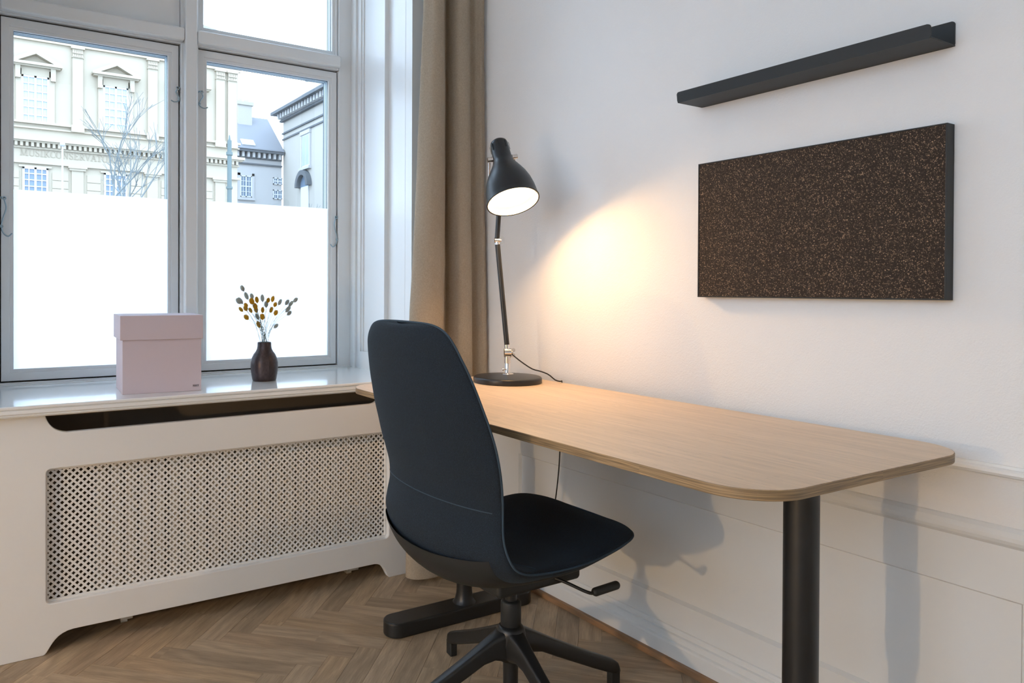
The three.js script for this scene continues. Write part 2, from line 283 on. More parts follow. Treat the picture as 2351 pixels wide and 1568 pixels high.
function makeWindow(name, shift, label) {
  const w = struct(name, label);
  w.position.x = shift;
  // fixed frame
  part('jamb', rbox(-0.3835, -0.325, 0.735, HEAD, -0.53, -0.437, 0.003), M.frame, w);
  part('jamb', rbox(2 * -1.01295 + 0.325, -1.6445, 0.735, HEAD, -0.53, -0.437, 0.003), M.frame, w);
  part('head', box(-1.70, -0.325, 2.735, HEAD, -0.53, -0.437), M.frame, w);
  part('bottom_rail', join(rbox(-1.70, -0.33, 0.7345, 0.7445, -0.53, -0.436, 0.002), box(-1.70, -0.33, 0.7345, 0.738, -0.44, -0.422)), M.frame, w);
  part('mullion', join(rbox(-1.0445, -0.9785, 0.7345, HEAD, -0.53, -0.432, 0.003), rbox(-1.0345, -0.9885, 0.7345, HEAD, -0.50, -0.404, 0.006, 4)), M.frame, w);
  for (const [a, b] of [[-1.645, -1.036], [-0.987, -0.3865]]) part('transom', join(rbox(a, b, 1.9955, 2.053, -0.53, -0.432, 0.003), rbox(a, b, 2.001, 2.050, -0.50, -0.404, 0.008, 4)), M.frame, w);
  part('rebate', join(box(-1.645, -0.383, 0.744, 0.751, -0.52, -0.462), box(-1.645, -0.383, 1.988, 1.996, -0.52, -0.462), box(-1.0495, -1.0440, 0.745, 1.995, -0.52, -0.462), box(-0.9790, -0.9770, 0.745, 1.995, -0.52, -0.462), box(-0.3895, -0.3830, 0.745, 1.995, -0.52, -0.462), box(-1.6450, -1.6405, 0.745, 1.995, -0.52, -0.462)), M.darkGap, w);
  const a = sash(w, -1.6405, -1.0492, 0.7495, 1.9895, 0.0385, 1.4065), b = sash(w, -0.9775, -0.3885, 0.7495, 1.9895, 0.0365, 1.4095);
  sash(w, -1.6405, -1.0460, 2.053, 2.735, 0.014, 0); sash(w, -0.9780, -0.3850, 2.053, 2.735, 0.024, 0);
  hook(a, -1.056, 1.825, 0.052, 1, 0.016); hook(a, -1.631, 1.372, 0.128, -1, -0.016);
  hook(b, -0.9655, 1.823, 0.060, -1, -0.014); hook(b, -0.3975, 1.372, 0.125, 1, 0.014);
  part('reveal', join(reveal(false, 0), reveal(true, 0)), M.frame, w);
  part('soffit', box(NX0 + 0.04, NX1 - 0.04, HEAD - 0.02, HEAD, -0.53, 0), M.frame, w);
  return w;
}
makeWindow('window_1', 0, 'white casement window with frosted lower glass and a view of the street');
makeWindow('window_2', SHIFT, 'unseen second white casement window added further along the wall for fill daylight');  // out of view, added to raise the fill daylight
function makeSill(name, shift) {
  const g = [alongX([[-0.53, 0.700], [-0.53, 0.735], [0.0, 0.735], [0.0, 0.700]], NX0, NX1),
    alongX([[-0.001, 0.701], [-0.001, 0.735], [0.0730, 0.735], [0.0750, 0.7335], [0.0755, 0.7300], [0.0750, 0.7265], [0.0705, 0.7250], [0.0705, 0.7235], [0.0735, 0.7225], [0.0738, 0.7130], [0.0700, 0.7095], [0.0695, 0.7080], [0.0715, 0.7065], [0.0680, 0.7020], [0.062, 0.7005]], -1.78, -0.245)];
  const s = struct(name, shift ? 'white lacquered sill of the added second window' : 'glossy white window sill above the radiator cover', join(g), M.sill); s.position.x = shift; return s;
}
makeSill('trim_4', 0); makeSill('trim_5', SHIFT);

struct('wall_niche', 'brown lining inside the radiator niche', join(box(NX0, NX1, 0.0, 0.70, -0.221, -0.200), box(-1.69, -1.671, 0, 0.70, -0.2, 0.0), box(-0.2827, -0.262, 0, 0.70, -0.2, 0.0), box(NX0, NX1, 0.694, 0.6995, -0.2, 0.03)), M.nicheBrown);  // brown lining put in so the niche interior looks darker
// ---------------------------------------------------------------- radiator and its cover
{
  const t = thing('radiator_cover', 'white wooden radiator cover with a pierced quatrefoil grille under the window sill', 'radiator cover', [-0.973, 0, 0.0]);
  const X = (x) => x + 0.973, xl = X(-1.67), xr = X(-0.2757), s = new THREE.Shape();
  const arc = (cx, cy, r, a0, a1, cw) => s.absarc(cx, cy, r, a0, a1, cw);
  const fl = X(-1.546), fr = X(-0.4026), nl = X(-1.547), nr = X(-0.428), H = 0.699;
  s.moveTo(xl, 0); s.lineTo(fl - 0.006, 0); s.bezierCurveTo(fl + 0.012, 0.004, fl + 0.014, 0.058, fl + 0.075, 0.0605);
  s.lineTo(fr - 0.060, 0.0605); s.bezierCurveTo(fr - 0.014, 0.058, fr - 0.012, 0.006, fr + 0.004, 0); s.lineTo(xr, 0); s.lineTo(xr, H);
  s.lineTo(nr, H); s.bezierCurveTo(nr - 0.008, 0.672, nr - 0.022, 0.650, nr - 0.052, 0.6490); s.lineTo(nl + 0.058, 0.6455); s.bezierCurveTo(nl + 0.022, 0.650, nl + 0.008, 0.672, nl, H); s.lineTo(xl, H); s.lineTo(xl, 0);
  s.holes.push(rectPath(new THREE.Path(), X(-1.5446), X(-0.4020), 0.1475, 0.5415, 0.014));
  const panel = new THREE.ExtrudeGeometry(s, { depth: 0.016, bevelEnabled: true, bevelThickness: 0.0025, bevelSize: 0.0025, bevelOffset: -0.0025, bevelSegments: 3, curveSegments: 10 }).translate(0, 0, 0.0245);
  part('panel', join(panel, box(xl, xl + 0.018, 0, H, 0.002, 0.026), box(xr - 0.018, xr, 0, H, 0.002, 0.026)), M.cover, t);
  const f2 = new THREE.Shape(); rectPath(f2, X(-1.5446) - 0.012, X(-0.402) + 0.012, 0.1355, 0.5535, 0.010); f2.holes.push(rectPath(new THREE.Path(), X(-1.5446) + 0.0055, X(-0.4020) - 0.0085, 0.1535, 0.5335, 0.004));
  part('grille_frame', new THREE.ExtrudeGeometry(f2, { depth: 0.005, bevelEnabled: true, bevelThickness: 0.002, bevelSize: 0.002, bevelOffset: -0.002, bevelSegments: 2, curveSegments: 6 }).translate(0, 0, 0.0185), M.cover, t);
  // pierced sheet: one lattice cell with its hole, repeated
  const P = 0.0205, hw = 0.0023, hl = 0.0054, hole = [], k = 4;
  for (let q = 0; q < 4; q++) { const c = Math.cos(q * Math.PI / 2), sn = Math.sin(q * Math.PI / 2); for (let i = 0; i <= k; i++) { const a = -Math.PI / 2 + Math.PI * i / k, x = hl - hw + hw * Math.cos(a), y = hw * Math.sin(a); hole.push([x * c - y * sn, x * sn + y * c]); } }
  const cell = shapeOf([[P / 2, 0], [0, P / 2], [-P / 2, 0], [0, -P / 2]]); cell.holes.push(new THREE.Path(hole.slice().reverse().map(([a, b]) => new THREE.Vector2(a, b))));
  const cg = clean(new THREE.ExtrudeGeometry(cell, { depth: 0.0018, bevelEnabled: false })), cp = cg.attributes.position.array, cn = cg.attributes.normal.array, pos = [], nor = [];
  // leave out the outer walls of the cell, which touch its neighbours
  const keep = []; for (let i = 0; i < cp.length; i += 9) { const flat = Math.abs(cn[i + 2]) > 0.5; let edge = 0; for (let v = 0; v < 3; v++) if (Math.abs(Math.abs(cp[i + 3 * v]) + Math.abs(cp[i + 3 * v + 1]) - P / 2) < 1e-6) edge++; if ((flat && cn[i + 2] > 0) || (!flat && edge < 3)) keep.push(i); }
  const put = (cx, cy) => { for (const i of keep) for (let v = 0; v < 3; v++) { pos.push(cp[i + 3 * v] + cx, cp[i + 3 * v + 1] + cy, cp[i + 3 * v + 2]); nor.push(cn[i + 3 * v], cn[i + 3 * v + 1], cn[i + 3 * v + 2]); } };
  const gx0 = X(-1.5302), gy0 = 0.5249;
  for (let i = -1; i < 57; i++) for (let j = -1; j < 20; j++) for (const h of [0, 0.5]) { const x = gx0 + (i + h) * P, y = gy0 - (j + h) * P; if (x > X(-1.556) && x < X(-0.391) && y > 0.137 && y < 0.552) put(x, y); }
  const gg = new THREE.BufferGeometry(); gg.setAttribute('position', new THREE.Float32BufferAttribute(pos, 3)); gg.setAttribute('normal', new THREE.Float32BufferAttribute(nor, 3));
  part('grille', gg.translate(0, 0, 0.0160), M.cover, t, 'white pierced metal sheet with cross-shaped holes');
}
{
  const t = thing('radiator', 'cast radiator of upright sections behind the pierced grille', 'radiator', [-0.91, 0, -0.09]);
  const sec = join(new RoundedBoxGeometry(0.030, 0.50, 0.09, 3, 0.012).translate(0, 0.33, 0)), n = 22;
  for (let i = 0; i < n; i++) part('section', sec, M.radiator, t).position.x = (i - (n - 1) / 2) * 0.0449;
  part('pipe', join(rod([-0.49, 0.13, 0], [0.49, 0.13, 0], 0.014), rod([-0.49, 0.53, 0], [0.49, 0.53, 0], 0.014)), M.radiator, t);
  for (const s of [-1, 1]) part('foot', join(box(s * 0.40 - 0.010, s * 0.40 + 0.010, 0, 0.085, -0.02, 0.02), box(s * 0.40 - 0.018, s * 0.40 + 0.018, 0.025, 0.045, -0.01, 0.062)), M.radiator, t);
}

// ---------------------------------------------------------------- desk
{
  const Y = 0.758, TH = 0.018, hl = 0.7425, hd = 0.334;
  const t = thing('desk', 'pale oak desk with rounded corners on black pillar legs along the wall', 'desk', [-0.374, 0, 1.0175], -0.0165);
  const s = new THREE.Shape(); rectPath(s, -hd, hd, -hl, hl, 0.105);
  const g = new THREE.ExtrudeGeometry(s, { depth: TH - 0.003, bevelEnabled: true, bevelThickness: 0.0015, bevelSize: 0.0015, bevelOffset: -0.0015, bevelSegments: 2, curveSegments: 20 }).rotateX(-Math.PI / 2).translate(0, Y - TH + 0.0015, 0);
  const p = g.attributes.position, n = g.attributes.normal, uv = g.attributes.uv;
  for (let i = 0; i < p.count; i++) { if (Math.abs(n.getY(i)) > 0.7) uv.setXY(i, p.getZ(i) / 0.9, p.getX(i) / 0.9); else uv.setXY(i, (Math.abs(n.getX(i)) > Math.abs(n.getZ(i)) ? p.getZ(i) : p.getX(i)) / 0.5, p.getY(i) / 0.12); }
  part('desk_top', g, [M.oakDesk, M.oakEdge], t, 'pale oak veneer top');
  part('under_frame', join(rbox(-0.205, 0.215, 0.712, Y - TH, -0.60, 0.645, 0.002), box(-0.02, 0.06, 0.70, 0.713, -0.58, 0.60)), M.blackMatt, t, 'flat black steel frame under the top');
  for (const z of [-0.571, 0.583]) {
    const leg = part('leg', join(rod([0.019, 0.30, z], [0.019, 0.714, z], 0.0318, 0.0318, 40), rod([0.019, 0.03, z], [0.019, 0.30, z], 0.0255, 0.0255, 36)), M.black, t, 'black round telescopic leg');
    const fs = new THREE.Shape(); rectPath(fs, -0.275, 0.285, z - 0.043, z + 0.043, 0.0425);
    const foot = new THREE.ExtrudeGeometry(fs, { depth: 0.034, bevelEnabled: true, bevelThickness: 0.006, bevelSize: 0.005, bevelOffset: -0.005, bevelSegments: 3, curveSegments: 14 }).rotateX(-Math.PI / 2).scale(1, 1, -1);
    const fo = foot.index ? foot.toNonIndexed() : foot; { const a = fo.attributes.position.array; for (let i = 0; i < a.length; i += 9) for (let c = 0; c < 3; c++) { const q = a[i + c]; a[i + c] = a[i + 6 + c]; a[i + 6 + c] = q; } fo.computeVertexNormals(); }
    fo.translate(0, 0.006, 0);
    part('foot', join(fo, lathe([[0.0415, 0.043], [0.036, 0.048], [0.030, 0.058], [0.0265, 0.075], [0.0255, 0.09]], 36).translate(0.019, 0, z)), M.black, t, 'long black foot with rounded ends');
  }
}

// ---------------------------------------------------------------- swivel chair
{
  const ox = -0.567, oz = 0.965;
  const t = thing('swivel_chair', 'dark blue upholstered swivel chair with a curved shell on a black four-pointed base', 'chair', [ox, 0, oz]);
  // rim of the shell from the top of the back to the front of the seat: x, y, half width, sag towards the back, thickness
  const E = [[-0.8850, 0.9955, 0.030, 0.006, 0.006], [-0.8840, 0.9935, 0.100, 0.008, 0.016], [-0.8820, 0.987, 0.142, 0.011, 0.024], [-0.878, 0.973, 0.170, 0.014, 0.029], [-0.873, 0.950, 0.191, 0.017, 0.032], [-0.866, 0.925, 0.204, 0.02, 0.033], [-0.858, 0.900, 0.215, 0.022, 0.034], [-0.846, 0.860, 0.2285, 0.025, 0.035], [-0.834, 0.820, 0.238, 0.028, 0.035], [-0.822, 0.780, 0.2465, 0.030, 0.035], [-0.810, 0.740, 0.250, 0.031, 0.035], [-0.800, 0.700, 0.250, 0.031, 0.035], [-0.790, 0.660, 0.245, 0.031, 0.035], [-0.782, 0.620, 0.2385, 0.032, 0.036], [-0.780, 0.580, 0.2365, 0.036, 0.038], [-0.783, 0.540, 0.244, 0.042, 0.040], [-0.779, 0.506, 0.257, 0.048, 0.043], [-0.762, 0.481, 0.262, 0.052, 0.046], [-0.725, 0.465, 0.259, 0.050, 0.048], [-0.670, 0.456, 0.253, 0.045, 0.048], [-0.610, 0.451, 0.247, 0.038, 0.046], [-0.533, 0.450, 0.241, 0.030, 0.044], [-0.464, 0.458, 0.236, 0.023, 0.042], [-0.407, 0.4665, 0.229, 0.018, 0.040], [-0.365, 0.472, 0.214, 0.015, 0.036], [-0.336, 0.473, 0.180, 0.013, 0.030], [-0.318, 0.472, 0.125, 0.011, 0.022], [-0.310, 0.471, 0.040, 0.010, 0.008]];
  const K = E.length, cr = (a, b, c, d, u) => 0.5 * (2 * b + (c - a) * u + (2 * a - 5 * b + 4 * c - d) * u * u + (3 * b - a - 3 * c + d) * u * u * u);
  const at = (s) => { const i = Math.min(K - 2, Math.floor(s)), u = s - i, e = (j) => E[Math.max(0, Math.min(K - 1, j))]; return [0, 1, 2, 3, 4].map((c) => cr(e(i - 1)[c], e(i)[c], e(i + 1)[c], e(i + 2)[c], u)); };
  const frame = (s) => { const a = at(Math.max(0, s - 0.05)), b = at(Math.min(K - 1, s + 0.05)), d = Math.hypot(b[0] - a[0], b[1] - a[1]); const tx = (b[0] - a[0]) / d, ty = (b[1] - a[1]) / d; return [ty, -tx]; };   // towards the outside: back, then down
  const NU = (K - 1) * 5, NV = 56;
  function shell(grow, thick, push, s0, s1) {
    const pos = [], uv = [], idx = []; let len = 0, last = null; const N = Math.round((s1 - s0) * 5);
    for (let i = 0; i <= N; i++) {
      const s = s0 + (s1 - s0) * i / N, [x, y, hw, sag, th] = at(s), [nx, ny] = frame(s);
      if (last) len += Math.hypot(x - last[0], y - last[1]); last = [x, y];
      for (let j = 0; j <= NV; j++) {
        const a = j / NV * 2 * Math.PI, c = Math.cos(a), q = Math.sin(a), lat = Math.sign(c) * Math.pow(Math.abs(c), 0.75) * hw * grow, f = lat / (hw * grow);
        const off = sag * (1 - f * f) + push + Math.sign(q) * Math.pow(Math.abs(q), 0.72) * th * 0.5 * thick;
        pos.push(x - ox + nx * off, y + ny * off, lat); uv.push(len / 0.16, (lat + (q > 0 ? 0 : 0.5)) / 0.16);
      }
    }
    for (let i = 0; i < N; i++) for (let j = 0; j < NV; j++) { const a = i * (NV + 1) + j, b = a + NV + 1; idx.push(a, a + 1, b, b, a + 1, b + 1); }
    const g = new THREE.BufferGeometry(); g.setAttribute('position', new THREE.Float32BufferAttribute(pos, 3)); g.setAttribute('uv', new THREE.Float32BufferAttribute(uv, 2)); g.setIndex(idx); g.computeVertexNormals();
    const n = g.attributes.normal; for (let i = 0; i <= N; i++) { const a = i * (NV + 1), b = a + NV, v = V3(n.getX(a) + n.getX(b), n.getY(a) + n.getY(b), n.getZ(a) + n.getZ(b)).normalize(); n.setXYZ(a, v.x, v.y, v.z); n.setXYZ(b, v.x, v.y, v.z); }
    return { g, idx, N };
  }
  const { g, idx, N } = shell(1, 1, 0, 0, K - 1), cut = Math.round(N * 16.4 / (K - 1)) * NV * 6;
  const ga = g.clone(), gb = g.clone(); ga.setIndex(idx.slice(0, cut)); gb.setIndex(idx.slice(cut));
  part('backrest', ga, M.fabric, t); part('seat', gb, M.fabric, t);
  // piping along the rim and stitched seams
  const rim = []; for (let s = 0.15; s <= K - 1.15; s += 0.5) { const [x, y, hw] = at(s); rim.push([x - ox, y, hw + 0.0005]); }
  const all = [...rim, ...rim.slice().reverse().map(([x, y, z]) => [x, y, -z])];
  part('piping', tube(all, 0.0024, 420, 8, true), M.piping, t, 'thin piped seam round the rim');
  const across = (s, sgn) => { const [x, y, hw, sag, th] = at(s), [nx, ny] = frame(s), o = []; for (let f = -0.97; f <= 0.971; f += 0.1) { const c = Math.sign(f) * Math.pow(Math.abs(f), 1 / 0.75), q = Math.sqrt(Math.max(0, 1 - c * c)), off = sag * (1 - f * f) + sgn * Math.pow(q, 0.72) * th * 0.5; o.push([x - ox + nx * off, y + ny * off, f * hw]); } return o; };
  part('seam', tube(across(13.6, 1), 0.0012, 60, 6), M.piping, t); part('seam', tube(across(18.6, -1), 0.0012, 60, 6), M.piping, t);
  // underside
  part('seat_pan', shell(0.86, 0.55, 0.026, 16.0, 23.0).g, M.blackMatt, t, 'black pan under the seat');
  part('mechanism', join(rbox(-0.12, 0.14, 0.345, 0.395, -0.075, 0.105, 0.012, 3), rbox(-0.05, 0.05, 0.325, 0.36, -0.05, 0.05, 0.012, 3)), M.blackMatt, t);
  const lever = part('lever', tube([[0.03, 0.366, 0.055], [0.062, 0.361, 0.115], [0.098, 0.343, 0.165], [0.108, 0.340, 0.1725], [0.118, 0.3405, 0.173]], 0.0042, 30, 8), M.black, t, 'black height lever');
  part('handle', new THREE.CapsuleGeometry(0.0105, 0.068, 6, 16).rotateZ(-Math.PI / 2).rotateZ(0.03).translate(0.155, 0.342, 0.173), M.blackMatt, lever);
  part('gas_lift', rod([0, 0.26, 0], [0, 0.36, 0], 0.0148, 0.0148, 28), M.black, t, 'black gas lift rod');
  part('sleeve', lathe([[0.0, 0.286], [0.017, 0.286], [0.0225, 0.285], [0.0255, 0.281], [0.0258, 0.262], [0.0258, 0.205], [0.0, 0.205]], 40), M.blackMatt, t);
  const base = part('base', join(lathe([[0.0, 0.224], [0.027, 0.224], [0.034, 0.217], [0.038, 0.205], [0.039, 0.150], [0.034, 0.140], [0.0, 0.14]], 40), rod([0, 0.03, 0], [0, 0.15, 0], 0.0185, 0.0195, 28)), M.black, t, 'black four-pointed base');
  // one arm as a loft of rounded sections: distance out, top, underside, width
  const S = [[0.000, 0.219, 0.140, 0.062], [0.030, 0.215, 0.142, 0.058], [0.055, 0.203, 0.148, 0.047], [0.085, 0.187, 0.142, 0.040], [0.13, 0.163, 0.120, 0.036], [0.19, 0.133, 0.092, 0.033], [0.25, 0.104, 0.064, 0.030], [0.30, 0.081, 0.042, 0.028], [0.322, 0.071, 0.034, 0.027], [0.334, 0.062, 0.033, 0.025], [0.340, 0.050, 0.034, 0.021]];
  const ap = [], ai = [], k = 20;
  S.forEach(([r, y1, y0, w]) => { for (let j = 0; j < k; j++) { const a = j / k * 2 * Math.PI, c = Math.cos(a), q = Math.sin(a), e = 0.45; ap.push(r, (y0 + y1) / 2 + Math.sign(q) * Math.pow(Math.abs(q), e) * (y1 - y0) / 2, Math.sign(c) * Math.pow(Math.abs(c), e) * w / 2 * (q > 0 ? 0.86 : 1)); } });
  for (let i = 0; i < S.length - 1; i++) for (let j = 0; j < k; j++) { const a = i * k + j, b = i * k + (j + 1) % k, c = a + k, d = b + k; ai.push(a, b, c, c, b, d); }
  const last = ap.length / 3; ap.push(0.341, 0.042, 0); for (let j = 0; j < k; j++) ai.push((S.length - 1) * k + j, (S.length - 1) * k + (j + 1) % k, last);
  const arm = new THREE.BufferGeometry(); arm.setAttribute('position', new THREE.Float32BufferAttribute(ap, 3)); arm.setIndex(ai); arm.computeVertexNormals();
  const pad = rbox(0.310, 0.340, 0.0, 0.045, -0.011, 0.011, 0.004, 3);
  for (const deg of [-83, 7, 97, 187]) { const l = part('leg', arm, M.black, base); l.rotation.y = -deg * Math.PI / 180; const f = part('foot', pad, M.blackMatt, base); f.rotation.y = l.rotation.y; }
}

// ---------------------------------------------------------------- lamps
function deskLamp() {
  const t = thing('desk_lamp', 'black adjustable desk lamp with a bell shade, switched on, on the desk by the curtain', 'lamp', [-0.186, 0.758, 0.467]);
  part('base', lathe([[0, 0], [0.112, 0], [0.1145, 0.002], [0.1145, 0.0155], [0.1125, 0.0185], [0.108, 0.0205], [0.05, 0.0265], [0, 0.028]], 72), M.lampBlack, t, 'black round weighted base');
  const post = part('post', join(lathe([[0, 0.026], [0.020, 0.026], [0.020, 0.029], [0.012, 0.032], [0.0088, 0.031], [0.0088, 0.066], [0, 0.066]], 28), rod([-0.020, 0.044, 0.004], [-0.008, 0.044, 0.002], 0.0028), new THREE.SphereGeometry(0.004, 12, 10).translate(-0.021, 0.044, 0.004)), M.chrome, t, 'chrome post with a set screw');
  const side = V3(0.855, 0, 0.519);    // joints turn about this axis
  const joint = (p, len, r, big) => { const a = p.clone().addScaledVector(side, -len / 2), b = p.clone().addScaledVector(side, len / 2), w = p.clone().addScaledVector(side, len / 2 + 0.006), g = [rod(a.toArray(), b.toArray(), r, r, 24), rod(b.toArray(), w.toArray(), r * 0.45)]; for (const s of [-1, 1]) { const c = new THREE.CylinderGeometry(0.007 * big, 0.007 * big, 0.003, 16).rotateX(Math.PI / 2); c.applyQuaternion(new THREE.Quaternion().setFromUnitVectors(V3(0, 0, 1), V3(-0.519, 0, 0.855))); c.translate(w.x + side.x * 0.002, w.y + s * 0.0085 * big, w.z + side.z * 0.002); g.push(c); } return join(g); };
  const j1 = V3(0, 0.099, 0), j2 = V3(-0.029, 0.476, -0.023);
  part('joint', join(joint(j1, 0.022, 0.0155, 1), rod([0, 0.064, 0], [0, 0.093, 0], 0.0105), rod([0, 0.108, -0.001], [-0.001, 0.126, -0.002], 0.0095)), M.chrome, t, 'chrome joint with a wing nut');
  part('lower_arm', rod([-0.001, 0.122, -0.002], [-0.028, 0.466, -0.022], 0.0086), M.lampBlack, t, 'black tubular arm');
  part('joint', join(joint(j2, 0.016, 0.010, 0.9), rod([-0.0278, 0.462, -0.0217], [-0.0287, 0.472, -0.0225], 0.0093)), M.chrome, t, 'chrome joint with a wing nut');
  // head: O is the middle of the opening, ax points out of it
  const ax = V3(-0.083, -0.895, 0.437).normalize(), O = V3(-0.079, 0.587, 0.124), at = (s) => O.clone().addScaledVector(ax, -s);
  const piv = at(0.168), back = piv.clone().add(V3(0.034, -0.070, -0.052));
  part('upper_arm', rod([-0.0285, 0.484, -0.0225], back.toArray(), 0.0082), M.lampBlack, t, 'black tubular arm');
  const ortho = side.clone().addScaledVector(ax, -side.dot(ax)).normalize(), pl = piv.clone().addScaledVector(ortho, -0.040), pr = piv.clone().addScaledVector(ortho, 0.040);
  part('fork', join(tube([pl.clone().addScaledVector(ortho, -0.003).toArray(), back.clone().addScaledVector(ortho, -0.032).toArray(), back.toArray(), back.clone().addScaledVector(ortho, 0.032).toArray(), pr.clone().addScaledVector(ortho, 0.003).toArray()], 0.003, 40, 8), rod(pl.clone().addScaledVector(ortho, -0.009).toArray(), pl.clone().addScaledVector(ortho, 0.008).toArray(), 0.0085), rod(pr.clone().addScaledVector(ortho, -0.008).toArray(), pr.clone().addScaledVector(ortho, 0.009).toArray(), 0.0085)), M.chrome, t, 'chrome fork with screws');
  const q = new THREE.Quaternion().setFromUnitVectors(V3(0, -1, 0), ax), place = (g) => { g.applyQuaternion(q); return g.translate(O.x, O.y, O.z); };
  const outer = [[0.0855, 0.001], [0.0885, 0.000], [0.0890, 0.003], [0.0865, 0.006], [0.0855, 0.020], [0.0825, 0.045], [0.0765, 0.070], [0.0680, 0.092], [0.0570, 0.113], [0.0450, 0.133], [0.0370, 0.148], [0.0335, 0.160], [0.0320, 0.175], [0.0312, 0.200], [0.0302, 0.222], [0.0280, 0.230], [0.0210, 0.2355], [0.010, 0.238], [0, 0.2385]].map(([r, y]) => [r * 0.955, y]);
  const shade = part('shade', place(lathe(outer, 64)), M.lampBlack, t, 'black bell-shaped metal shade');
  part('shade_lining', place(lathe(outer.map(([r, y]) => [Math.max(0, r - 0.0022), y < 0.01 ? 0.0012 : y - 0.002]).slice(3).concat([]), 64)), M.lampInner, shade, 'white inside of the shade');
  const slots = []; for (let i = 0; i < 8; i++) { const a = i / 8 * 2 * Math.PI; slots.push(new THREE.BoxGeometry(0.004, 0.026, 0.0012).translate(0, 0.208, 0.0312).rotateY(a)); }
  part('vent_slots', place(join(slots)), M.darkGap, shade);
  part('cap_screw', place(new THREE.SphereGeometry(0.006, 12, 8).scale(1, 0.5, 1).translate(0, 0.2385, 0)), M.chrome, shade);
  const B = at(0.024), qd = new THREE.Quaternion().setFromUnitVectors(V3(0, 0, -1), ax);
  const lens = new THREE.CylinderGeometry(0.062, 0.062, 0.006, 40).rotateX(Math.PI / 2).applyQuaternion(qd).translate(B.x, B.y, B.z);
  part('bulb_lens', lens, mat({ color: rgb(0.9, 0.88, 0.82), emissive: rgb(1, 0.80, 0.52), emissiveIntensity: 4, roughness: 0.6 }), t, 'glowing lamp lens');
  const l = new THREE.RectAreaLight(rgb(1, 0.57, 0.22), DESK_LAMP, 0.09, 0.09); l.name = 'desk_lamp_lens'; l.position.copy(B).addScaledVector(ax, 0.0045); l.quaternion.copy(qd); t.add(l);
  part('cord', tube([[0.012, 0.095, 0.006], [0.030, 0.072, 0.030], [0.058, 0.046, 0.062], [0.075, 0.040, 0.080], [0.093, 0.030, 0.100], [0.112, 0.012, 0.112], [0.135, 0.006, 0.112], [0.152, 0.004, 0.100], [0.158, -0.05, 0.090], [0.158, -0.30, 0.080], [0.160, -0.62, 0.02]], 0.0022, 80, 8), M.blackMatt, t, 'thin black cord');
  return t;
}
deskLamp();
// a table lamp on a small table across the room, out of view; it throws the low warm light on the wainscot
{
  const tb = thing('side_table', 'small white round side table across the room', 'table', [-4.2, 0, 1.56]);
  part('top', lathe([[0, 0.44], [0.21, 0.44], [0.215, 0.445], [0.215, 0.458], [0.21, 0.462], [0, 0.462]]), M.paint, tb); part('stem', rod([0, 0.02, 0], [0, 0.442, 0], 0.02), M.paint, tb); part('foot', lathe([[0, 0], [0.16, 0], [0.16, 0.01], [0.03, 0.022], [0, 0.022]]), M.paint, tb);
  const t = thing('table_lamp', 'table lamp with a black dome shade on the round side table across the room', 'lamp', [-4.2, 0.462, 1.56]);
  part('base', lathe([[0, 0], [0.07, 0], [0.07, 0.012], [0.015, 0.02], [0.012, 0.32], [0, 0.32]]), M.black, t);
  part('shade', lathe([[0.160, 0.366], [0.163, 0.366], [0.150, 0.40], [0.115, 0.435], [0.06, 0.452], [0, 0.456]]), M.lampBlack, t, 'black dome shade');
  part('shade_lining', lathe([[0.1595, 0.3665], [0.1475, 0.399], [0.113, 0.433], [0.059, 0.450], [0, 0.454]]), M.lampInner, t);
  part('bulb', new THREE.SphereGeometry(0.035, 20, 14).translate(0, 0.355, 0), mat({ color: rgb(0.9, 0.85, 0.75), emissive: rgb(1, 0.70, 0.38), emissiveIntensity: 5, roughness: 0.5 }), t, 'glowing lamp bulb');
  const l = new THREE.PointLight(rgb(1, 0.66, 0.32), FAR_LAMP); l.name = 'table_lamp_bulb'; l.position.set(0, 0.355, 0); l.castShadow = true; l.shadow.radius = 1.6; t.add(l);
}

